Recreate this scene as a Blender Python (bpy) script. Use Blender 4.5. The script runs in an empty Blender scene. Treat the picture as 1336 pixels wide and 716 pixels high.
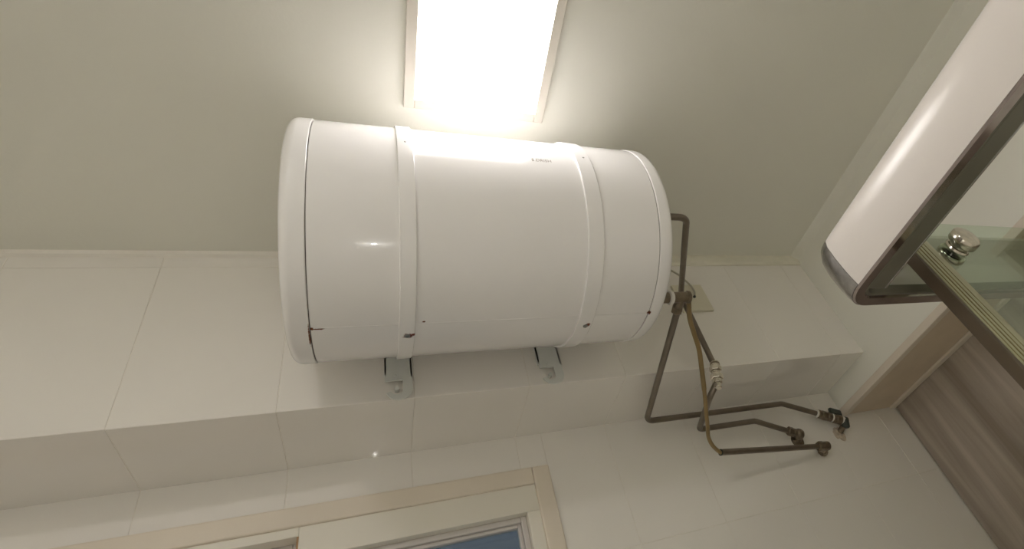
import bpy, bmesh, math, random
from mathutils import Vector, Matrix
random.seed(7)
PI = math.pi
sc = bpy.context.scene
C = sc.collection

# ------------------------------------------------------------------ camera
CAMZ = 1.45
cam_d = bpy.data.cameras.new('camera')
cam = bpy.data.objects.new('camera', cam_d)
C.objects.link(cam)
RX = (0.89588605, -0.30420644, -0.32380029)      # right
RY = (-0.00953450, 0.71548176, -0.69856635)      # down
RZ = (0.44418159, 0.62892312, 0.63808967)        # forward
cam.matrix_world = Matrix(((RX[0], -RY[0], -RZ[0], 0), (RX[1], -RY[1], -RZ[1], 0), (RX[2], -RY[2], -RZ[2], CAMZ), (0, 0, 0, 1)))
cam_d.sensor_fit = 'HORIZONTAL'
cam_d.sensor_width = 36
cam_d.lens = 36 * 711.97 / 1336
cam_d.shift_x = -(839.24 - 668) / 1336
cam_d.shift_y = -1.05 / 1336
cam_d.clip_start = 0.01
sc.camera = cam

# ------------------------------------------------------------------ world, exposure, lights
w = bpy.data.worlds.new('world'); sc.world = w; w.use_nodes = True
bg = w.node_tree.nodes['Background']
bg.inputs[0].default_value = (0.66, 0.78, 0.95, 1); bg.inputs[1].default_value = 0.045
sc.view_settings.view_transform = 'Standard'
sc.view_settings.look = 'None'
sc.view_settings.gamma = 1
sc.view_settings.use_curve_mapping = False
sc.view_settings.exposure = 1.49
LAMP = 4.7            # radiance of the ceiling panel
FLASH = 0.45           # the phone's own small light

sc.cycles.max_bounces = 20; sc.cycles.diffuse_bounces = 16   # white room: let the light go round
fl = bpy.data.lights.new('phone_torch', 'POINT'); fl.energy = FLASH; fl.shadow_soft_size = 0.006; fl.color = (1, .97, .92)
flo = bpy.data.objects.new('phone_torch', fl); C.objects.link(flo); flo.location = (0.004, 0.006, CAMZ - 0.012)

# ------------------------------------------------------------------ materials
def mat(name, col, rough=.5, metal=0., spec=.5, noise=0., nscale=8., bump=0., bscale=60., coat=0., trans=0., ior=1.45):
    m = bpy.data.materials.new(name); m.use_nodes = True
    nt = m.node_tree; b = nt.nodes['Principled BSDF']
    b.inputs['Base Color'].default_value = (*col, 1)
    b.inputs['Roughness'].default_value = rough
    b.inputs['Metallic'].default_value = metal
    b.inputs['Specular IOR Level'].default_value = spec
    b.inputs['Coat Weight'].default_value = coat
    b.inputs['Coat Roughness'].default_value = .03
    b.inputs['Transmission Weight'].default_value = trans
    b.inputs['IOR'].default_value = ior
    tc = nt.nodes.new('ShaderNodeTexCoord')
    if noise:
        n = nt.nodes.new('ShaderNodeTexNoise'); n.inputs['Scale'].default_value = nscale; n.inputs['Detail'].default_value = 5
        nt.links.new(tc.outputs['Object'], n.inputs['Vector'])
        r = nt.nodes.new('ShaderNodeMapRange'); r.inputs['From Min'].default_value = .3; r.inputs['From Max'].default_value = .7
        r.inputs['To Min'].default_value = 1 - noise; r.inputs['To Max'].default_value = 1 + noise
        nt.links.new(n.outputs['Fac'], r.inputs['Value'])
        mx = nt.nodes.new('ShaderNodeVectorMath'); mx.operation = 'SCALE'
        mx.inputs[0].default_value = col
        nt.links.new(r.outputs[0], mx.inputs['Scale']); nt.links.new(mx.outputs[0], b.inputs['Base Color'])
    if bump:
        n2 = nt.nodes.new('ShaderNodeTexNoise'); n2.inputs['Scale'].default_value = bscale; n2.inputs['Detail'].default_value = 3
        nt.links.new(tc.outputs['Object'], n2.inputs['Vector'])
        bp = nt.nodes.new('ShaderNodeBump'); bp.inputs['Strength'].default_value = bump; bp.inputs['Distance'].default_value = .002
        nt.links.new(n2.outputs['Fac'], bp.inputs['Height']); nt.links.new(bp.outputs[0], b.inputs['Normal'])
    return m

def add_spots(m, spots, col=(.16, .045, .018)):
    """rust marks with a shape of their own: list of (centre, (rx, ry, rz)) in object space"""
    nt = m.node_tree; b = nt.nodes['Principled BSDF']
    tc = nt.nodes.new('ShaderNodeTexCoord')
    nz = nt.nodes.new('ShaderNodeTexNoise'); nz.inputs['Scale'].default_value = 220
    nt.links.new(tc.outputs['Object'], nz.inputs['Vector'])
    acc = None
    for c, r in spots:
        s = nt.nodes.new('ShaderNodeVectorMath'); s.operation = 'SUBTRACT'; s.inputs[1].default_value = c
        nt.links.new(tc.outputs['Object'], s.inputs[0])
        d = nt.nodes.new('ShaderNodeVectorMath'); d.operation = 'DIVIDE'; d.inputs[1].default_value = r
        nt.links.new(s.outputs[0], d.inputs[0])
        l = nt.nodes.new('ShaderNodeVectorMath'); l.operation = 'LENGTH'; nt.links.new(d.outputs[0], l.inputs[0])
        a = nt.nodes.new('ShaderNodeMath'); a.operation = 'ADD'; nt.links.new(l.outputs['Value'], a.inputs[0]); nt.links.new(nz.outputs['Fac'], a.inputs[1])
        k = nt.nodes.new('ShaderNodeMapRange'); k.inputs['From Min'].default_value = 1.1; k.inputs['From Max'].default_value = 1.55
        k.inputs['To Min'].default_value = 1; k.inputs['To Max'].default_value = 0
        nt.links.new(a.outputs[0], k.inputs['Value'])
        if acc is None: acc = k.outputs[0]
        else:
            mm = nt.nodes.new('ShaderNodeMath'); mm.operation = 'MAXIMUM'; nt.links.new(acc, mm.inputs[0]); nt.links.new(k.outputs[0], mm.inputs[1]); acc = mm.outputs[0]
    mix = nt.nodes.new('ShaderNodeMix'); mix.data_type = 'RGBA'
    src = b.inputs['Base Color']
    if src.is_linked: nt.links.new(src.links[0].from_socket, mix.inputs[6])
    else: mix.inputs[6].default_value = src.default_value[:]
    mix.inputs[7].default_value = (*col, 1)
    nt.links.new(acc, mix.inputs[0]); nt.links.new(mix.outputs[2], b.inputs['Base Color'])

M = {}
M['tile'] = mat('glazed_tile', (.84, .815, .785), .22, spec=.5, noise=.02, nscale=3, bump=.02, bscale=9, coat=1)
M['tile_soffit'] = M['tile']
M['grout'] = mat('grout', (.79, .755, .70), .8, noise=.12, nscale=14)
M['paint_wall'] = mat('wall_paint', (.82, .815, .76), .55, noise=.02, nscale=2, bump=.1, bscale=90)
M['ceiling'] = mat('ceiling_paint', (.79, .785, .72), .75, noise=.03, nscale=1.6, bump=.12, bscale=120)
M['plaster'] = mat('cornice_plaster', (.76, .74, .65), .7, noise=.06, nscale=20)
M['caulk'] = mat('caulk', (.84, .81, .76), .5)
M['floor'] = mat('floor_tile', (.72, .70, .67), .4, noise=.1)
M['enamel'] = mat('white_enamel', (.86, .85, .855), .17, spec=.5, coat=.35, bump=.02, bscale=6)
M['enamel_cap'] = mat('white_enamel_cap', (.86, .85, .855), .25, spec=.5)
M['bracket'] = mat('painted_bracket', (.66, .68, .66), .35)
M['dark_gap'] = mat('dark_gap', (.10, .08, .07), .8)
M['pipe'] = mat('dull_nickel_pipe', (.25, .215, .18), .33, metal=.9, noise=.12, nscale=25)
M['brass'] = mat('tarnished_brass', (.25, .205, .155), .32, metal=.9, noise=.25, nscale=60)
M['chromefit'] = mat('bright_fitting', (.66, .62, .54), .18, metal=1., noise=.15, nscale=90)
M['tape'] = mat('white_thread_tape', (.74, .72, .68), .6)
M['handle'] = mat('dark_green_plastic', (.05, .06, .05), .4)
M['hose'] = mat('amber_hose', (.27, .19, .085), .35, trans=.0, noise=.2, nscale=18)
M['cable'] = mat('grey_cable', (.42, .40, .33), .5)
M['chrome'] = mat('chrome', (.44, .385, .38), .13, metal=1., noise=.10, nscale=30)
M['track_dark'] = mat('track_dark_reflection', (.20, .19, .155), .4, metal=.45)  # chrome track with its dark reflection put into the base colour
M['chrome_worn'] = mat('worn_chrome', (.60, .60, .62), .22, metal=1., noise=.22, nscale=55)
M['white_alu'] = mat('white_powder_coat', (.70, .66, .63), .24, spec=.6, bump=.03, bscale=300)
M['bronze'] = mat('bronze_rubber', (.10, .075, .05), .45, noise=.1)
M['seal'] = mat('yellowed_seal', (.42, .415, .27), .3, spec=.6)
M['frame_cream'] = mat('cream_window_frame', (.75, .68, .59), .4, noise=.04, nscale=5)
M['frame_light'] = mat('light_window_frame', (.80, .77, .70), .4)
M['alu'] = mat('white_aluminium', (.60, .57, .56), .35)
M['lampframe'] = mat('lamp_frame', (.70, .66, .59), .4)
M['door_frame'] = mat('brown_door_frame', (.62, .52, .41), .45, noise=.08)
M['door_trim'] = mat('pale_brown_trim', (.72, .65, .57), .4)
M['print'] = mat('faded_print', (.30, .27, .24), .6)
M['rust'] = mat('rust', (.20, .06, .025), .8, noise=.4, nscale=300)
M['screw'] = mat('steel_screw', (.30, .30, .29), .35, metal=.8)
M['drain'] = mat('plate_plastic', (.66, .63, .52), .45)

m = bpy.data.materials.new('lamp_diffuser'); m.use_nodes = True
b = m.node_tree.nodes['Principled BSDF']; b.inputs['Base Color'].default_value = (.9, .9, .88, 1)
b.inputs['Emission Color'].default_value = (1, .95, .922, 1); b.inputs['Emission Strength'].default_value = LAMP
M['diffuser'] = m
m = m.copy(); m.name = 'fill_panel_diffuser'; m.node_tree.nodes['Principled BSDF'].inputs['Emission Strength'].default_value = LAMP * 4.4; M['fill_diffuser'] = m  # stronger glow for the added fill panel

def glass(name, tint, rough=0.0, f0=.5):
    """thin pane: tinted transparency plus a real mirror reflection"""
    m = bpy.data.materials.new(name); m.use_nodes = True; nt = m.node_tree; nt.nodes.clear()
    o = nt.nodes.new('ShaderNodeOutputMaterial'); mx = nt.nodes.new('ShaderNodeMixShader')
    t = nt.nodes.new('ShaderNodeBsdfTransparent'); t.inputs[0].default_value = (*tint, 1)
    g = nt.nodes.new('ShaderNodeBsdfGlossy'); g.inputs['Roughness'].default_value = rough; g.inputs[0].default_value = (.9, .95, .9, 1)
    f = nt.nodes.new('ShaderNodeFresnel'); ge = nt.nodes.new('ShaderNodeNewGeometry')
    mr = nt.nodes.new('ShaderNodeMapRange'); mr.inputs['To Min'].default_value = 1.5; mr.inputs['To Max'].default_value = 1 / 1.5
    nt.links.new(ge.outputs['Backfacing'], mr.inputs['Value']); nt.links.new(mr.outputs[0], f.inputs[0])
    nt.links.new(f.outputs[0], mx.inputs[0]); nt.links.new(t.outputs[0], mx.inputs[1]); nt.links.new(g.outputs[0], mx.inputs[2])
    nt.links.new(mx.outputs[0], o.inputs[0]); return m
M['glass'] = glass('green_glass', (.89, .94, .885), .02)
M['window_glass'] = glass('window_glass', (.85, .9, .92))
M['frosted'] = mat('frosted_pane', (.55, .52, .51), .35, spec=.4)

# wood-look laminate: grain along z, broken bands across y
m = bpy.data.materials.new('grey_wood_laminate'); m.use_nodes = True; nt = m.node_tree; b = nt.nodes['Principled BSDF']
tc = nt.nodes.new('ShaderNodeTexCoord'); mp = nt.nodes.new('ShaderNodeMapping'); mp.inputs['Scale'].default_value = (9, 16, .9)
n1 = nt.nodes.new('ShaderNodeTexNoise'); n1.inputs['Scale'].default_value = 1.0; n1.inputs['Detail'].default_value = 7; n1.inputs['Roughness'].default_value = .62; n1.inputs['Distortion'].default_value = .5
cr = nt.nodes.new('ShaderNodeValToRGB')
cr.color_ramp.elements[0].position = .28; cr.color_ramp.elements[0].color = (.25, .205, .165, 1)
cr.color_ramp.elements[1].position = .74; cr.color_ramp.elements[1].color = (.52, .46, .41, 1)
e = cr.color_ramp.elements.new(.5); e.color = (.38, .325, .28, 1)
nt.links.new(tc.outputs['Object'], mp.inputs[0]); nt.links.new(mp.outputs[0], n1.inputs['Vector'])
nt.links.new(n1.outputs['Fac'], cr.inputs[0]); nt.links.new(cr.outputs[0], b.inputs['Base Color']); b.inputs['Roughness'].default_value = .42
M['wood'] = m

# ------------------------------------------------------------------ mesh helpers
def bevel(bm, width, seg=2, edges=None):
    bmesh.ops.bevel(bm, geom=(edges or bm.edges[:]), offset=width, segments=seg, affect='EDGES', profile=.5)

def box(bm, x0, x1, y0, y1, z0, z1, bev=0, seg=2):
    t = bmesh.new()
    bmesh.ops.create_cube(t, size=1)
    for v in t.verts:
        v.co = Vector(((x0 + x1) / 2 + v.co.x * (x1 - x0), (y0 + y1) / 2 + v.co.y * (y1 - y0), (z0 + z1) / 2 + v.co.z * (z1 - z0)))
    if bev: bevel(t, bev, seg)
    merge(bm, t)

def merge(bm, t):
    me = bpy.data.meshes.new('tmp'); t.to_mesh(me); t.free(); bm.from_mesh(me); bpy.data.meshes.remove(me)

def frame_axes(d):
    d = Vector(d).normalized()
    up = Vector((0, 0, 1)) if abs(d.z) < .9 else Vector((1, 0, 0))
    a = d.cross(up).normalized(); return d, a, d.cross(a).normalized()

def lathe(bm, origin, axis, prof, seg=32, start=0, square=False):
    """prof = [(s along axis, radius)]; closes ends whose radius is 0"""
    o = Vector(origin); d, a, b_ = frame_axes(axis)
    rings = []
    for s, r in prof:
        if r <= 1e-7: rings.append([bm.verts.new(o + d * s)])
        else: rings.append([bm.verts.new(o + d * s + (a * math.cos(start + 2 * PI * k / seg) + b_ * math.sin(start + 2 * PI * k / seg)) * r) for k in range(seg)])
    for r0, r1 in zip(rings, rings[1:]):
        for k in range(seg):
            k2 = (k + 1) % seg
            vs = []
            if len(r0) == 1: vs = [r0[0], r1[k2], r1[k]]
            elif len(r1) == 1: vs = [r0[k], r0[k2], r1[0]]
            else: vs = [r0[k], r0[k2], r1[k2], r1[k]]
            bm.faces.new(vs)
    for r in (rings[0], rings[-1]):
        if len(r) > 2: bm.faces.new(r)

def rod(bm, p0, p1, r, seg=24, bev=None):
    p0 = Vector(p0); p1 = Vector(p1); L = (p1 - p0).length; bv = bev if bev is not None else min(r * .15, L * .2)
    lathe(bm, p0, p1 - p0, [(0, 0), (0, r - bv), (bv, r), (L - bv, r), (L, r - bv), (L, 0)], seg)

def fillet(pts, rad, n=8):
    pts = [Vector(p) for p in pts]; out = [pts[0]]
    for i in range(1, len(pts) - 1):
        a, p, c = pts[i - 1], pts[i], pts[i + 1]
        u = (a - p).normalized(); v = (c - p).normalized(); ang = u.angle(v)
        if ang > PI - .02: out.append(p); continue
        r = rad[i - 1] if isinstance(rad, (list, tuple)) else rad
        t = min(r / math.tan(ang / 2), (a - p).length * .49, (c - p).length * .49)
        rr = t * math.tan(ang / 2)
        bis = (u + v).normalized(); cen = p + bis * (rr / math.sin(ang / 2))
        s = p + u * t; e_ = p + v * t
        q0 = (s - cen).normalized(); q1 = (e_ - cen).normalized(); th = q0.angle(q1)
        for k in range(n + 1):
            f = k / n; out.append(cen + (q0 * math.sin((1 - f) * th) + q1 * math.sin(f * th)) / math.sin(th) * rr)
    out.append(pts[-1]); return out

def smooth_path(pts, n=8):
    P = [Vector(p) for p in pts]; P = [P[0] * 2 - P[1]] + P + [P[-1] * 2 - P[-2]]; out = []
    for i in range(1, len(P) - 2):
        for k in range(n):
            t = k / n; a, b_, c, d = P[i - 1:i + 3]
            out.append(.5 * ((2 * b_) + (c - a) * t + (2 * a - 5 * b_ + 4 * c - d) * t * t + (3 * b_ - a - 3 * c + d) * t ** 3))
    out.append(P[-2]); return out

def sweep(bm, path, r, seg=20):
    T = [(path[min(i + 1, len(path) - 1)] - path[max(i - 1, 0)]).normalized() for i in range(len(path))]
    _, a, b_ = frame_axes(T[0]); rings = []
    for i, p in enumerate(path):
        if i:
            ax = T[i - 1].cross(T[i])
            if ax.length > 1e-7:
                R = Matrix.Rotation(T[i - 1].angle(T[i]), 3, ax.normalized()); a = R @ a; b_ = R @ b_
        rr = r[i] if isinstance(r, list) else r
        rings.append([bm.verts.new(p + (a * math.cos(2 * PI * k / seg) + b_ * math.sin(2 * PI * k / seg)) * rr) for k in range(seg)])
    for r0, r1 in zip(rings, rings[1:]):
        for k in range(seg): bm.faces.new((r0[k], r0[(k + 1) % seg], r1[(k + 1) % seg], r1[k]))
    bm.faces.new(rings[0]); bm.faces.new(rings[-1])

def prism(bm, prof, o, u, v, d):
    """polygon prof [(a,b)] in plane o + a*u + b*v, extruded by vector d"""
    o, u, v, d = map(Vector, (o, u, v, d))
    A = [bm.verts.new(o + u * a + v * b_) for a, b_ in prof]; B = [bm.verts.new(q.co + d) for q in A]
    n = len(A); bm.faces.new(A); bm.faces.new(B[::-1])
    for i in range(n): bm.faces.new((A[i], B[i], B[(i + 1) % n], A[(i + 1) % n]))

def build(name, bm, m, parent=None, smooth=False, kind=None):
    bmesh.ops.recalc_face_normals(bm, faces=bm.faces[:])
    me = bpy.data.meshes.new(name); bm.to_mesh(me); bm.free(); me.materials.append(m)
    if smooth:
        me.shade_smooth()
        me.set_sharp_from_angle(angle=math.radians(35))
    o = bpy.data.objects.new(name, me); C.objects.link(o)
    if parent: o.parent = parent; o.matrix_parent_inverse = Matrix.Translation(-world_loc(parent))
    if kind: o['kind'] = kind
    return o

def world_loc(o):
    v = Vector(o.location)
    # parts are built in world coordinates; walk up using stored base
    return Vector(o.get('base', (0, 0, 0)))

def thing(name, loc, label, cat, group=None):
    o = bpy.data.objects.new(name, None); C.objects.link(o); o.location = loc; o['base'] = tuple(loc)
    o.empty_display_size = .05
    o['label'] = label; o['category'] = cat
    if group: o['group'] = group
    return o

def tag(o, label, cat, group=None):
    o['label'] = label; o['category'] = cat
    if group: o['group'] = group
    return o
N = bmesh.new

# ------------------------------------------------------------------ setting dimensions
H = 2.60; XL, XR = -1.40, 1.398; YB = -1.15
YU, YW = 1.0557, 1.2788          # face of the boxed-out upper wall, face of the lower wall
ZS = 2.156                       # underside of the boxed-out part
XD = 1.648                       # door leaf
TH = .004                        # tile thickness

bm = N(); box(bm, XL - .1, XD + .15, YB - .1, YW + .15, -.1, 0); build('floor', bm, M['floor'], kind='structure')
bm = N(); box(bm, XL - .1, XD + .15, YB - .1, YW + .15, H, H + .1); build('ceiling', bm, M['ceiling'], kind='structure')
bm = N(); box(bm, XL - .1, XL, YB - .1, YW + .15, 0, H); build('wall_left', bm, M['paint_wall'], kind='structure')
bm = N(); box(bm, XL, XD + .15, YB - .1, YB, 0, H); build('wall_front', bm, M['paint_wall'], kind='structure')

# right wall with the door opening (y 0.33 .. YW, below 2.065)
DZ, DY0 = 2.066, .33
bm = N()
box(bm, XR, XD + .15, YB, DY0, 0, H)
box(bm, XR, XD + .15, DY0, YW, DZ + .012, H)
box(bm, XD + .045, XD + .15, DY0, YW, 0, DZ + .012)
build('wall_right', bm, M['paint_wall'], kind='structure')

# lower back wall, with window hole
WX0, WX1, WZ0, WZ1 = -.86, .389, 1.02, 2.066
bm = N()
b0, b1 = YW + .0008, YW + .15
box(bm, XL, WX0, b0, b1, 0, ZS + .1); box(bm, WX1, XD + .15, b0, b1, 0, ZS + .1)
box(bm, WX0, WX1, b0, b1, 0, WZ0); box(bm, WX0, WX1, b0, b1, WZ1, ZS + .1)
wall_back = build('wall_back', bm, M['grout'], kind='structure')
# boxed-out upper part
bm = N(); box(bm, XL, XR, YU + .0008, YW + .15, ZS + .0008, H); wall_upper = build('wall_upper', bm, M['grout'], kind='structure')

tile_cache = {}
def tile(x0, x1, z0, z1, y, parent, normal='y'):
    """one tile; shares mesh data with tiles of its size"""
    g = .0005
    a, c = round(x1 - x0 - 2 * g, 4), round(z1 - z0 - 2 * g, 4)
    if a < .012 or c < .012: return
    key = (a, c, normal)
    if key not in tile_cache:
        bm = N()
        if normal == 'y': box(bm, -a / 2, a / 2, 0, TH, -c / 2, c / 2)
        else: box(bm, -a / 2, a / 2, -c / 2, c / 2, 0, TH)
        face = [f for f in bm.faces if (abs(f.calc_center_median().y) < 1e-6 if normal == 'y' else abs(f.calc_center_median().z) < 1e-6)]
        bmesh.ops.bevel(bm, geom=list({e for f in face for e in f.edges}), offset=.0009, segments=2, affect='EDGES', profile=.5)
        bmesh.ops.recalc_face_normals(bm, faces=bm.faces[:])
        me = bpy.data.meshes.new('tile'); bm.to_mesh(me); bm.free(); me.materials.append(M['tile']); tile_cache[key] = me
    o = bpy.data.objects.new('tile', tile_cache[key]); C.objects.link(o); o.parent = parent
    j = random.uniform(-.0003, .0003)
    if normal == 'y': o.location = ((x0 + x1) / 2, y + j, (z0 + z1) / 2); o.rotation_euler = (random.uniform(-.0012, .0012), 0, random.uniform(-.0012, .0012))
    else: o.location = ((x0 + x1) / 2, (z0 + z1) / 2, y + j)
xs = [XL] + [x for x in (.0775 + .2449 * k for k in range(-7, 8)) if XL + .01 < x]
def cols(x_end):
    v = [x for x in xs if x < x_end - .01] + [x_end]
    return list(zip(v, v[1:]))
for x0, x1 in cols(XR):
    tile(x0, x1, ZS, 2.556, YU, wall_upper)
    if x1 < .57: tile(x0, x1, 2.556, H, YU, wall_upper)
    tile(x0, x1, YU, YW + .003, ZS, wall_upper, 'z')
rows = [0, .23, .63, 1.03, 1.43, 1.83, ZS + .003]
for x0, x1 in cols(XD):
    for z0, z1 in zip(rows, rows[1:]):
        segs = [(x0, x1, z0, z1)]
        if x1 > WX0 and x0 < WX1 and z1 > WZ0 and z0 < WZ1:      # cut around the window
            segs = []
            if x0 < WX0: segs.append((x0, WX0, z0, z1))
            if x1 > WX1: segs.append((WX1, x1, z0, z1))
            a, c = max(x0, WX0), min(x1, WX1)
            if z1 > WZ1: segs.append((a, c, WZ1, z1))
            if z0 < WZ0: segs.append((a, c, z0, WZ0))
        for s in segs: tile(*s, YW, wall_back)
# bead of caulk along the ceiling, plaster strip right of the heater
bm = N(); prism(bm, [(0, 0), (-.010, 0), (-.007, -.008), (0, -.013)], (XL, YU, H), (0, 1, 0), (0, 0, 1), (.567 - XL, 0, 0)); build('trim_1', bm, M['caulk'], kind='structure')
bm = N(); prism(bm, [(.0065, 0), (-.006, 0), (-.007, -.036), (-.003, -.044), (.0065, -.044)], (.5675, YU, H), (0, 1, 0), (0, 0, 1), (XR - .5675, 0, 0)); build('trim_2', bm, M['plaster'], kind='structure')
bm = N(); prism(bm, [(0, 0), (-.022, 0), (-.018, -.006), (-.006, -.018), (0, -.024)], (XR, YB, H), (1, 0, 0), (0, 0, 1), (0, YU - YB, 0)); build('trim_3', bm, M['paint_wall'], kind='structure')

# window: cream casing, light inner board, two sashes
win = bpy.data.objects.new('window_1', None); C.objects.link(win); win['kind'] = 'structure'
def ring(bm, x0, x1, z0, z1, t, y0, y1, bev=.002, tb=None):
    tb = t if tb is None else tb
    box(bm, x0, x0 + t, y0, y1, z0, z1, bev); box(bm, x1 - t, x1, y0, y1, z0, z1, bev)
    box(bm, x0 + t, x1 - t, y0, y1, z1 - t, z1, bev); box(bm, x0 + t, x1 - t, y0, y1, z0, z0 + tb, bev)
bm = N(); ring(bm, WX0, WX1, WZ0, WZ1, .042, YW - .008, YW + .12, .003); build('window_casing', bm, M['frame_cream'], win)
fx0, fx1, fz0, fz1 = WX0 + .042, WX1 - .042, WZ0 + .042, WZ1 - .042
bm = N()
box(bm, fx0, -.138, YW - .002, YW + .1, 2.005, fz1, .0015)                 # board above the left pane
box(bm, -.138, fx1, YW - .002, YW + .1, 1.9605, fz1, .0015)                # deeper board above the right pane
box(bm, fx1 - .030, fx1, YW - .002, YW + .1, fz0, 1.9605, .0015)
box(bm, fx0, fx0 + .03, YW - .002, YW + .1, fz0, 2.005, .0015)
box(bm, -.138, -.085, YW - .002, YW + .1, fz0, 1.9605, .0015)
box(bm, fx0 + .03, fx1 - .03, YW - .002, YW + .1, fz0, fz0 + .03, .0015)
build('window_frame', bm, M['frame_light'], win)
rx0, rx1 = -.085, fx1 - .030
bm = N(); ring(bm, rx0, rx1, fz0 + .03, 1.9605, .013, YW + .018, YW + .05, .002)
ring(bm, rx0 + .013, rx1 - .013, fz0 + .043, 1.9475, .008, YW + .026, YW + .044, .002); sash = build('sash', bm, M['alu'], win)
bm = N(); box(bm, rx0 + .018, rx1 - .018, YW + .034, YW + .038, fz0 + .048, 1.9425); o = build('pane', bm, M['window_glass'], win)
lx0 = fx0 + .03
bm = N(); ring(bm, lx0, -.138, fz0 + .03, 2.005, .012, YW + .03, YW + .055, .002); o = build('sash', bm, M['alu'], win)
bm = N(); box(bm, lx0 + .01, -.148, YW + .041, YW + .045, fz0 + .04, 1.995); o = build('pane', bm, M['frosted'], win); o['label'] = 'milky left pane'
bm = N(); box(bm, -.1415, -.138, YW - .001, YW + .03, fz0 + .03, 2.005); o = build('weather_strip', bm, mat('orange_strip', (.42, .25, .13), .5), win)

# door in the right wall: head lining with pale lips, wood-look leaf
door = bpy.data.objects.new('door_1', None); C.objects.link(door); door['kind'] = 'structure'
bm = N(); box(bm, XR + .001, XD + .045, DY0, YW, DZ, DZ + .012); build('door_head', bm, M['door_frame'], door)
bm = N(); box(bm, XR - .004, XR + .022, DY0 - .01, YW - .0005, DZ - .004, DZ + .020, .002); build('door_lip', bm, M['door_trim'], door)
bm = N(); box(bm, XD - .030, XD - .002, DY0, YW - .0005, DZ - .008, DZ, .002); build('door_stop', bm, M['door_trim'], door)
bm = N(); box(bm, XR, XD + .045, DY0 - .002, DY0 + .012, 0, DZ); build('door_jamb', bm, M['door_trim'], door)
bm = N(); box(bm, XD, XD + .04, DY0 + .014, YW - .003, .005, DZ - .002, .002); build('door_leaf', bm, M['wood'], door)
bm = N(); rod(bm, (XD, DY0 + .09, 1.0), (XD - .045, DY0 + .09, 1.0), .009); rod(bm, (XD - .04, DY0 + .08, 1.0), (XD - .04, DY0 + .21, 1.0), .009); build('door_handle', bm, M['chrome'], door, True)

# ------------------------------------------------------------------ ceiling lamp, added fill panel
def ceiling_light_panel(lx0, lx1, ly0, ly1, label, dm='diffuser'):
    t = thing('ceiling_light_panel', ((lx0 + lx1) / 2, (ly0 + ly1) / 2, H), label, 'lamp')
    f = .021; bm = N()
    for (a, c, d, e_) in ((lx0, lx0 + f, ly0, ly1), (lx1 - f, lx1, ly0, ly1), (lx0 + f, lx1 - f, ly0, ly0 + f), (lx0 + f, lx1 - f, ly1 - f, ly1)):
        box(bm, a, c, d, e_, H - .012, H, .0015)
    build('lamp_frame', bm, M['lampframe'], t)
    bm = N(); box(bm, lx0 + f, lx1 - f, ly0 + f, ly1 - f, H - .0115, H - .004); build('diffuser', bm, M[dm], t)
ceiling_light_panel(.061, .359, .3255, .6245, 'square ceiling lamp panel with pale frame, lit, above the water heater')
ceiling_light_panel(-.80, -.502, -.85, -.551, 'added unseen fill light panel on the ceiling near the left wall', 'fill_diffuser')  # out-of-view panel added to lift the room's ambient light

# ------------------------------------------------------------------ water heater
HY, HZ, HR = .7944, 2.3494, .2250
HX0, HX1 = -.1285, .5560; SL, SR = -.0925, .5225
heater = thing('water_heater', ((HX0 + HX1) / 2, HY, HZ - HR), 'large horizontal white cylindrical water heater hung on the tiled upper wall', 'water heater')
em = M['enamel']
add_spots(em, [((-.0895, .783, 2.1238), (.0035, .004, .012)), ((-.080, .7835, 2.1245), (.011, .0022, .01)), ((.079, .7775, 2.124), (.0035, .002, .01)), ((.521, .780, 2.1239), (.004, .006, .01))])
add_spots(M['enamel_cap'], [((.5235, .780, 2.1239), (.003, .006, .01)), ((-.0935, .800, 2.124), (.0015, .030, .012))])
def ang_seg(n): return n
bm = N()
lathe(bm, (0, HY, HZ), (1, 0, 0), [(SL + .0012, 0), (SL + .0012, HR - .006), (SL + .0012, HR - .0012), (SL + .0024, HR), (SR - .0024, HR), (SR - .0012, HR - .0012), (SR - .0012, 0)], 160)
build('tank_shell', bm, em, heater, True)
bm = N(); lathe(bm, (0, HY, HZ), (1, 0, 0), [(SL - .004, 0), (SL - .004, HR - .0022), (SL + .004, HR - .0022), (SL + .004, 0)], 128); o = build('seam_gap', bm, M['dark_gap'], heater, True)
bm = N(); lathe(bm, (0, HY, HZ), (1, 0, 0), [(SR - .004, 0), (SR - .004, HR - .0022), (SR + .004, HR - .0022), (SR + .004, 0)], 128); build('seam_gap', bm, M['dark_gap'], heater, True)
def cap(x_seam, x_end):
    s = 1 if x_end > x_seam else -1
    prof = [(x_seam, 0), (x_seam, HR - .003), (x_seam, HR + .0005), (x_seam + s * .0012, HR + .0015)]
    R_ = .016
    for k in range(9):
        a = k / 8 * PI / 2; prof.append((x_end - s * R_ + s * R_ * math.sin(a), HR + .0015 - R_ + R_ * math.cos(a)))
    prof += [(x_end + s * .004, HR * .8), (x_end + s * .010, HR * .45), (x_end + s * .012, 0)]
    bm = N(); lathe(bm, (0, HY, HZ), (1, 0, 0), prof, 160); return build('end_cap', bm, M['enamel_cap'], heater, True)
cap(SL, HX0); cap(SR, HX1)
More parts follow.
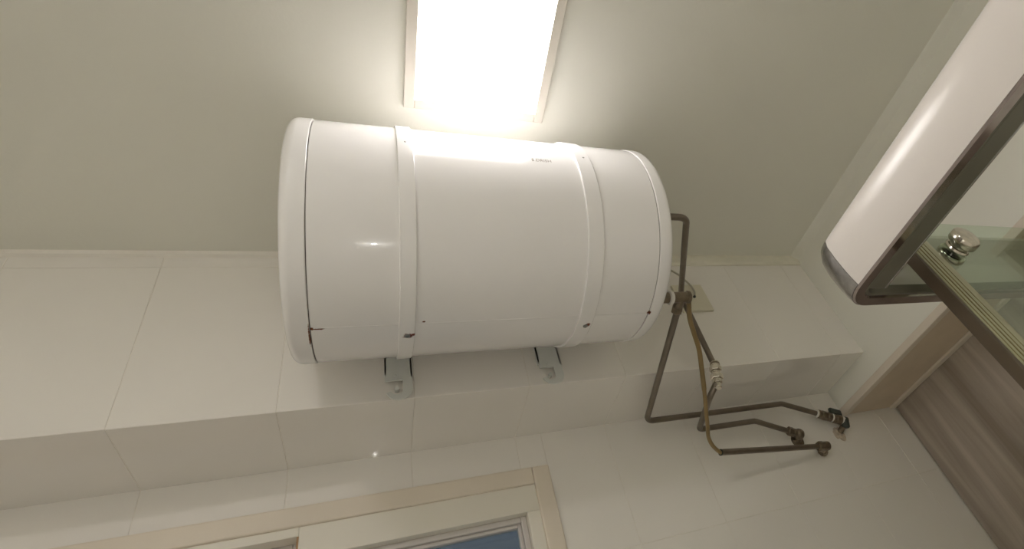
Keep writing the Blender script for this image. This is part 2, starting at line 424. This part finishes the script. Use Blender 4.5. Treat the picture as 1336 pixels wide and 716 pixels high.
# longitudinal welt of the jacket
a = math.radians(-93.2)
bm = N(); box(bm, SL + .002, SR - .002, HY + HR * math.cos(a) - .001, HY + HR * math.cos(a) + .001, HZ + HR * math.sin(a) - .0006, HZ + HR * math.sin(a) + .002)
build('jacket_seam', bm, em, heater)
def strap(x0, x1, rust_x):
    p = .0042
    bm = N(); lathe(bm, (0, HY, HZ), (1, 0, 0), [(x0, HR - .002), (x0, HR + p - .0012), (x0 + .0012, HR + p), (x1 - .0012, HR + p), (x1, HR + p - .0012), (x1, HR - .002)], 160)
    for f in [f for f in bm.faces if len(f.verts) > 4]: bm.faces.remove(f)
    s = build('strap', bm, M['strap'], heater, True)
    return s
M['strap'] = mat('strap_enamel', (.86, .85, .855), .2, coat=.3)
add_spots(M['strap'], [((.0545, .8085, 2.120), (.009, .0075, .01)), ((.0635, .806, 2.120), (.005, .004, .01)), ((.3900, .8045, 2.120), (.006, .0065, .01))], (.17, .04, .02))
def sub(name, bm, m, parent, root, smooth=True):
    """sub-part: child of a part whose root thing is moved to its base"""
    o = build(name, bm, m, None, smooth); o.parent = parent
    return o
for x0, x1, sx in ((.0395, .0660, .0535), (.3665, .3990, .3855)):
    s = strap(x0, x1, sx)
    R2 = HR + .0042
    for deg, rr in ((-86.6, .0050), (177.0, .0022)):
        a = math.radians(deg); d = Vector((0, math.cos(a), math.sin(a)))
        p = Vector((sx, HY, HZ)) + d * R2
        bm = N()
        if rr > .004: lathe(bm, p - d * .001, d, [(0, 0), (0, rr), (.002, rr), (.0032, rr * .7), (.0032, rr * .25), (.0018, rr * .25), (.0018, 0)], 20)
        else: lathe(bm, p - d * .0008, d, [(0, 0), (0, rr), (.0012, rr), (.0016, 0)], 16)
        o = sub('screw', bm, M['screw'], s, heater)
# hanging brackets: foot from the strap, hooked plate, bolt
def bracket(x0, x1, wy=1.0405):
    wdt = x1 - x0; zt, zb_ = 2.345, 2.146
    cx, r = (x0 + x1) / 2, wdt / 2
    bm = N()
    box(bm, x0, x1, wy, wy + .0035, zb_ + .048, zt)
    box(bm, x0 + .034, x1, wy, wy + .0035, zb_ + .024, zb_ + .048)
    n = 12; oc, ic = (x0 + x1) / 2 + .001, x0 + .0225
    ro, ri = x1 - oc, .0115
    O, I = [], []
    for k in range(n + 1):
        a = -k / n * PI * .93
        O.append((oc + ro * math.cos(a), zb_ + .024 + .024 * math.sin(a))); I.append((ic + ri * math.cos(a), zb_ + .024 + .0105 * math.sin(a)))
    for k in range(n):
        prism(bm, [O[k], O[k + 1], I[k + 1], I[k]], (0, wy, 0), (1, 0, 0), (0, 0, 1), (0, .0035, 0))
    box(bm, x1 - .003, x1, wy, YU - .0005, zb_ + .055, zt)               # side flange on the wall
    box(bm, x0, x0 + .003, wy, YU - .0005, zb_ + .065, zt)
    box(bm, x0, x1, 1.004, wy + .003, zt - .004, zt)
    box(bm, x0 + .004, x1 - .004, 1.000, wy + .002, zt - .03, zt - .004)
    o = build('mounting_bracket', bm, M['bracket'], heater)
    bm = N(); px, pz = x0 + .0225, zb_ + .030
    lathe(bm, (px, YU - .001, pz), (0, -1, 0), [(0, 0), (0, .0045), (.012, .0045), (.012, 0)], 16)
    sub('bolt', bm, M['bracket'], o, heater)
    bm = N(); lathe(bm, (x0 + .020, wy, zb_ + .060), (0, -1, 0), [(-.001, 0), (-.001, .0035), (.0015, .003), (.0025, 0)], 12); sub('rivet', bm, M['bracket'], o, heater)
bracket(.0205, .0735); bracket(.3500, .4040)
# faded stamp on the jacket front
cu = bpy.data.curves.new('txt', 'FONT'); cu.body = 'S.DRISH'; cu.size = .0115; cu.extrude = .0001; cu.align_x = 'CENTER'; cu.align_y = 'CENTER'
to = bpy.data.objects.new('txt', cu); C.objects.link(to); bpy.context.view_layer.update()
me = bpy.data.meshes.new_from_object(to); bpy.data.objects.remove(to)
for v in me.vertices:
    x, y, z = v.co
    a = PI - (-.006 + y) / HR * 1.0
    d = Vector((0, math.cos(a), math.sin(a)))
    v.co = Vector((.296 + x, HY, HZ)) + d * (HR + .0002 + z)
me.materials.append(M['print']); o = bpy.data.objects.new('printed_mark', me); C.objects.link(o); o.parent = heater; o.matrix_parent_inverse = Matrix.Translation(-world_loc(heater)); o['label'] = 'small faded printed letters'

# ------------------------------------------------------------------ pipework
PR = .0080
def hexnut(bm, p0, p1, r):
    p0 = Vector(p0); p1 = Vector(p1); L = (p1 - p0).length
    lathe(bm, p0, p1 - p0, [(0, 0), (0, r * .88), (L * .12, r), (L * .88, r), (L, r * .88), (L, 0)], 6)
# cold side: tee on the heater end, pipe back under the beam and along the wall, stop valve
cold = thing('cold_water_pipe', (.62, .785, 2.165), 'longer bent metal pipe from the white-ringed tee to the dark-handled wall valve', 'pipe')
TC = Vector((.618, .783, 2.1675))
E1 = Vector((.6611, 1.215, 2.1125)); E2 = Vector((1.1449, 1.235, 2.1162)); V0 = Vector((1.2753, 1.250, 2.0696)); V1 = Vector((1.370, 1.2545, 2.0300))
bm = N(); sweep(bm, fillet([TC + Vector((.002, .012, -.004)), E1, E2, V0 + (V1 - V0) * .1], [.026, .045], 10), PR, 24); build('pipe', bm, M['pipe'], cold, True)
bm = N(); rod(bm, (.5665, .783, 2.1675), (.588, .783, 2.1675), .0125); rod(bm, (.596, .783, 2.1675), (.636, .783, 2.1675), .0125)
rod(bm, (.634, .783, 2.1675), (.642, .783, 2.1675), .0145)
dv = (E1 - TC).normalized(); rod(bm, TC, TC + dv * .026, .012)
tee = build('tee_fitting', bm, M['brass'], cold, True)
bm = N(); hexnut(bm, TC + dv * .024, TC + dv * .044, .0135); build('nut', bm, M['brass'], cold)
bm = N(); rod(bm, (.587, .783, 2.1675), (.597, .783, 2.1675), .0165); build('plastic_ring', bm, M['tape'], cold, True)
vd = (V1 - V0).normalized()
bm = N(); L = (V1 - V0).length
rod(bm, V0 - vd * .010, V0 - vd * .003, .0125); build('thread_tape', bm, M['tape'], cold, True)
bm = N(); rod(bm, V0 + vd * .046, V0 + vd * .052, .0135); build('thread_tape', bm, M['tape'], cold, True)
bm = N(); rod(bm, V0 + vd * .082, V0 + vd * .093, .0140); build('thread_tape', bm, M['tape'], cold, True)
bm = N()
rod(bm, V0 - vd * .004, V0 + vd * .010, .0140); hexnut(bm, V0 + vd * .010, V0 + vd * .030, .0150); rod(bm, V0 + vd * .030, V0 + vd * .047, .0140)
hexnut(bm, V0 + vd * .051, V0 + vd * .062, .0150); rod(bm, V0 + vd * .061, V0 + vd * .083, .0150)
valve = build('stop_valve', bm, M['brass'], cold, True)
bm = N(); e0 = V0 + vd * .091
rod(bm, e0, e0 + vd * .013, .0150)
lathe(bm, e0 + vd * .004 + Vector((0, -.004, .004)), Vector((-.2, .35, -1)), [(0, 0), (0, .011), (.004, .0135), (.024, .0135), (.028, .010), (.028, 0)], 20)
build('elbow', bm, M['handle'], cold, True)
bm = N(); rod(bm, e0 + Vector((-.010, .004, -.016)), Vector((e0.x - .014, YW + .0005, e0.z - .024)), .0095); build('wall_stub', bm, M['brass'], cold, True)
hp = V0 + vd * .072
bm = N(); rod(bm, hp, hp + Vector((.004, -.006, .020)), .006); 
up = Vector((.10, -.20, 1)).normalized(); side = vd; nrm = up.cross(side).normalized()
bb = N(); box(bb, -.026, .016, -.007, .007, .0, .019, .003)
for v in bb.verts: v.co = hp + Vector((.003, -.004, .012)) + side * v.co.x + nrm * v.co.y + up * v.co.z
merge(bm, bb); build('valve_handle', bm, M['handle'], cold, True)

# broken-out tile patch with bare mortar behind the valve
bm = N(); n = 18; rr = random.Random(3)
ring_ = [bm.verts.new((1.338 + (.021 + rr.uniform(-.006, .006)) * math.cos(2 * PI * k / n), YW - .0012, 2.006 + (.024 + rr.uniform(-.006, .006)) * math.sin(2 * PI * k / n))) for k in range(n)]
cen = bm.verts.new((1.338, YW - .0030, 2.006)); back = [bm.verts.new((v.co.x, YW + .002, v.co.z)) for v in ring_]
for k in range(n): bm.faces.new((ring_[k], ring_[(k + 1) % n], cen)); bm.faces.new((ring_[k], ring_[(k + 1) % n], back[(k + 1) % n], back[k]))
build('mortar_patch', bm, mat('bare_mortar', (.55, .47, .39), .9, noise=.25, nscale=90, bump=.5, bscale=200), wall_back)

# hot side
hot = thing('hot_water_pipe', (.79, 1.0, 2.05), 'metal pipe from the heater end, through a shiny union to the middle wall fitting', 'pipe')
U0, U1 = Vector((.788, .998, 2.122)), Vector((.7675, 1.0, 2.060))
A0 = Vector((.5655, .655, 2.294)); A1 = Vector((.637, .655, 2.294)); A2 = Vector((.794, 1.0, 2.374)); A3 = Vector((.788, 1.0, 2.122))
B1 = Vector((.7505, 1.025, 2.050)); B2 = Vector((.8076, 1.215, 2.0648)); B3 = Vector((1.0161, 1.235, 2.0733)); B4 = Vector((1.1330, 1.249, 2.0270))
bm = N(); sweep(bm, fillet([A0, A1, A2, A3], [.034, .03], 10), PR, 24); build('pipe', bm, M['pipe'], hot, True)
bm = N(); sweep(bm, fillet([U1 + Vector((0, 0, .01)), B1, B2, B3, B4], [.012, .024, .045], 10), PR, 24); build('pipe', bm, M['pipe'], hot, True)
ud = (U1 - U0).normalized(); UL = (U1 - U0).length
bm = N()
rod(bm, U0 - ud * .010, U0 + ud * .004, .0125); hexnut(bm, U0 + ud * .002, U0 + ud * .018, .0155)
rod(bm, U0 + ud * .018, U0 + ud * .026, .0105); hexnut(bm, U0 + ud * .026, U0 + ud * .044, .0165); rod(bm, U0 + ud * .044, U0 + ud * .056, .0130); rod(bm, U0 + ud * .056, U1 + ud * .004, .0105)
build('union_coupling', bm, M['chromefit'], hot, True)
bm = N(); rod(bm, U0 - ud * .006, U0 + ud * .000, .0132); build('thread_tape', bm, M['brass'], hot, True)
hd = (B4 - B3).normalized()
bm = N(); hexnut(bm, B4 - hd * .012, B4 + hd * .008, .0140)
build('compression_nut', bm, M['brass'], hot)
bm = N(); c = B4 + hd * .030
rod(bm, B4 + hd * .006, c + hd * .002, .0125)
lathe(bm, c - hd * .014, hd, [(0, 0), (0, .010), (.006, .0155), (.014, .0168), (.022, .0150), (.028, .008), (.030, 0)], 20)
rod(bm, c, (c.x + .004, YW + .0005, c.z - .008), .0115); rod(bm, (c.x, c.y + .02, c.z - .003), (c.x + .001, c.y + .036, c.z - .006), .0150)
build('elbow', bm, M['brass'], hot, True)
bm = N(); lathe(bm, (c.x + .004, YW, c.z - .008), (0, -1, 0), [(0, 0), (0, .022), (.002, .022), (.006, .014), (.006, 0)], 24); build('wall_flange', bm, M['brass'], hot, True)

# open drain pipe stub
stub = thing('drain_pipe', (1.22, YW, 1.955), 'lowest straight metal pipe with open left end taking the amber hose', 'pipe')
S0 = Vector((.8102, 1.170, 1.9688)); S1 = Vector((1.2055, 1.2445, 1.9635)); sd = (S1 - S0).normalized()
bm = N()
lathe(bm, S0, sd, [(.03, 0), (.03, PR - .0012), (0, PR - .0012), (0, PR), ((S1 - S0).length, PR), ((S1 - S0).length, 0)], 24); build('pipe', bm, M['pipe'], stub, True)
bm = N(); lathe(bm, S0 - sd * .001, sd, [(0, PR - .0018), (0, PR + .0005), (.003, PR + .0005), (.003, PR - .0018)], 24)
for f in [f for f in bm.faces if len(f.verts) > 4]: bm.faces.remove(f)
build('cut_end', bm, M['handle'], stub, True)
bm = N(); hexnut(bm, S1 - sd * .012, S1 + sd * .010, .0150); build('nut', bm, M['brass'], stub)
bm = N(); c = S1 + sd * .022; rod(bm, S1, c + sd * .012, .0135)
rod(bm, c, (c.x + .002, YW + .0005, c.z - .010), .0125); hexnut(bm, (c.x, c.y + .014, c.z - .003), (c.x + .001, c.y + .028, c.z - .006), .0165)
build('elbow', bm, M['brass'], stub, True)

# amber relief hose from the tee to the stub
hose_pts = [(.648, .802, 2.168), (.668, .850, 2.161), (.691, .890, 2.151), (.714, .930, 2.132), (.721, .960, 2.103), (.724, 1.000, 2.052), (.736, 1.050, 2.018), (.746, 1.080, 2.003), (.760, 1.118, 1.990), (.7815, 1.147, 1.978), (.8105, 1.170, 1.9688), (.828, 1.1735, 1.9686)]
bm = N(); pth = smooth_path(hose_pts, 8)
sweep(bm, pth, [.0062 if p.y < 1.0 else .0052 for p in pth], 16)
o = build('drain_hose', bm, M['hose'], None, True); tag(o, 'thin amber flexible hose running from the tee into the open metal pipe', 'hose')

# blank plate and cable by the heater end
t = thing('cover_plate', (.87, YU, 2.40), 'square beige blank cover plate on the tiled wall behind the pipes', 'cover plate')
bm = N(); box(bm, .815, .9225, YU - .009, YU + .001, 2.3535, 2.4620, .003, 3); build('plate', bm, M['drain'], t)
bm = N(); rod(bm, (.874, YU - .0095, 2.409), (.874, YU - .014, 2.406), .0042, 12); build('cable_hole', bm, M['handle'], t)
bm = N(); sweep(bm, smooth_path([(.566, .93, 2.40), (.60, .985, 2.47), (.72, 1.02, 2.535), (.83, 1.035, 2.515), (.872, 1.04, 2.465), (.882, 1.042, 2.432), (.876, 1.0425, 2.410)], 10), .0030, 12)
o = build('power_cable', bm, M['cable'], None, True); tag(o, 'thin grey cable curving from behind the heater to the beige plate', 'cable')

# ------------------------------------------------------------------ shower enclosure
# rail: white outer cover and chrome track, turning the corner with a round chrome joint
CX, CY = .7525, .4614        # centre of the corner turn
PROF = [(-.0240, .4375), (-.0505, .4375), (-.0530, .452), (-.0545, .470), (-.0550, .500), (-.0525, .527), (-.0455, .543), (-.0325, .554), (-.012, .561), (.004, .563), (.004, .556), (-.010, .554), (-.028, .547), (-.039, .538), (-.0455, .525), (-.048, .500), (-.0475, .470), (-.046, .455), (-.0240, .452)]
PROF = [(a, c + CAMZ) for a, c in PROF]
hr = thing('shower_rail', (CX, CY, CAMZ + .44), 'white curved shower top rail with worn chrome corner and track, near the camera', 'shower rail')
def sweep_prof(bm, prof, stations):
    """stations: list of (origin, outward unit vector); prof a is measured inwards from the outward vector"""
    rings = [[bm.verts.new(Vector((o[0], o[1], 0)) + Vector((u[0], u[1], 0)) * (-a) + Vector((0, 0, z))) for a, z in prof] for o, u in stations]
    n = len(prof)
    for r0, r1 in zip(rings, rings[1:]):
        for i in range(n): bm.faces.new((r0[i], r0[(i + 1) % n], r1[(i + 1) % n], r1[i]))
    bm.faces.new(rings[0]); bm.faces.new(rings[-1])
bm = N(); sweep_prof(bm, PROF, [((CX, YB), (-1, 0)), ((CX, CY - .0006), (-1, 0))]); c = build('rail_cover', bm, M['white_alu'], hr, True)
bm = N(); sweep_prof(bm, PROF, [((CX + .0006, CY), (0, 1)), ((XR, CY), (0, 1))]); build('rail_cover', bm, M['white_alu'], hr, True)
g = [(a * 1.015, z) for a, z in PROF]
bm = N(); sweep_prof(bm, g, [((CX, CY), (-math.cos(k / 14 * PI / 2), math.sin(k / 14 * PI / 2))) for k in range(15)]); build('corner_joint', bm, M['chrome_worn'], hr, True)
def bar_y(x0, x1, z0, z1, bev=.003): bm_ = N(); box(bm_, x0, x1, YB, CY - .0, z0 + CAMZ, z1 + CAMZ, bev, 3); return bm_
def tk(a0, a1, z0, z1, name, m, bev=.002):
    """track running the whole way round; a = distance outwards from the turn's centre line"""
    n = 4
    pr = [(-a0, z0 + CAMZ), (-a1, z0 + CAMZ), (-a1, z1 + CAMZ), (-a0, z1 + CAMZ)]
    # chamfered section
    b_ = bev; pr = [(-a0 - b_, z0 + CAMZ), (-a1 + b_, z0 + CAMZ), (-a1, z0 + b_ + CAMZ), (-a1, z1 + CAMZ), (-a0, z1 + CAMZ), (-a0, z0 + b_ + CAMZ)]
    st = [((CX, YB), (-1, 0))] + [((CX, CY), (-math.cos(k / 10 * PI / 2), math.sin(k / 10 * PI / 2))) for k in range(11)] + [((XR, CY), (0, 1))]
    bm = N(); sweep_prof(bm, pr, st); return build(name, bm, m, hr, True)
tk(.0270, .0505, .4335, .4500, 'chrome_track', M['chrome'], .003)
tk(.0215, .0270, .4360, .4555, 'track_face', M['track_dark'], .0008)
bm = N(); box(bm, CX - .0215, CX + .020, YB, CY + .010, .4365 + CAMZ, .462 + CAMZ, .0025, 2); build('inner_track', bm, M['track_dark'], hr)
bm = N(); box(bm, CX + .0165, CX + .0225, YB, CY + .010, .436 + CAMZ, .466 + CAMZ, .0015, 2); build('track_lip', bm, M['chrome_worn'], hr)
for yy in (.420,):
    bm = N(); lathe(bm, (CX - .008, yy, .440 + CAMZ), (0, 0, -1), [(-.001, 0), (-.001, .0055), (.002, .005), (.003, 0)], 16); build('track_screw', bm, M['screw'], hr, True)

# glass panel with a bronze channel, yellowed seal strip and a round clamp
GY0, GY1, GZ = .4395, .4475, 2.031
gp = thing('glass_panel', (1.12, GY0, 0), 'clear greenish shower glass panel with yellowed edge seal, at the right', 'shower screen')
bm = N(); box(bm, .864, XR, GY0, GY1, .02, GZ, .001); build('glass_sheet', bm, M['glass'], gp)
bm = N(); box(bm, .8510, .8600, .4320, .4546, .02, GZ - .001, .0015); build('edge_channel', bm, M['bronze'], gp)
bm = N()
pts = []
x = .8600; k = 0
ridge = [(.8600, .4312), (.8625, .4324), (.8670, .4320), (.8700, .4336), (.8790, .4334), (.8830, .4350), (.8930, .4348), (.8960, .4362), (.9080, .4360), (.9110, .4374), (.9240, .4374), (.9340, .4392), (.9340, GY0 - .0002), (.8600, GY0 - .0002)]
prism(bm, ridge, (0, 0, .02), (1, 0, 0), (0, 1, 0), (0, 0, GZ - .021)); build('seal_strip', bm, M['seal'], gp)
bm = N(); prism(bm, [(a, 2 * .4435 - c) for a, c in ridge], (0, 0, .02), (1, 0, 0), (0, 1, 0), (0, 0, GZ - .021)); build('seal_strip', bm, M['seal'], gp)
for gx, gw, gm in ((.8665, .0012, 'bronze'), (.8815, .0016, 'bronze'), (.8950, .0010, 'bronze'), (.9100, .0010, 'bronze')):
    bm = N(); box(bm, gx, gx + gw, .4300 + (gx - .86) * .12, .4385, .02, GZ - .002); build('seal_line', bm, mat('seal_line', (.26, .23, .11), .4), gp)
bm = N(); kx, kz = .999, 1.955
def disc(bm, y, d, r, t):
    lathe(bm, (kx, y, kz), (0, d, 0), [(0, 0), (0, r - .004), (.001, r - .0012), (.003, r), (t - .006, r), (t - .002, r - .0022), (t, r - .007), (t + .0008, r * .4), (t + .001, 0)], 48)
disc(bm, .4265, -1, .0275, .021); rod(bm, (kx, .4265, kz), (kx, GY0, kz), .018, 32); disc(bm, GY0, -1, .0235, .008)
build('glass_clamp', bm, M['chromefit'], gp, True)
bm = N(); disc(bm, GY1, 1, .0275, .016); build('glass_clamp', bm, M['chromefit'], gp, True)

for o in bpy.data.objects:
    if 'base' in o: del o['base']
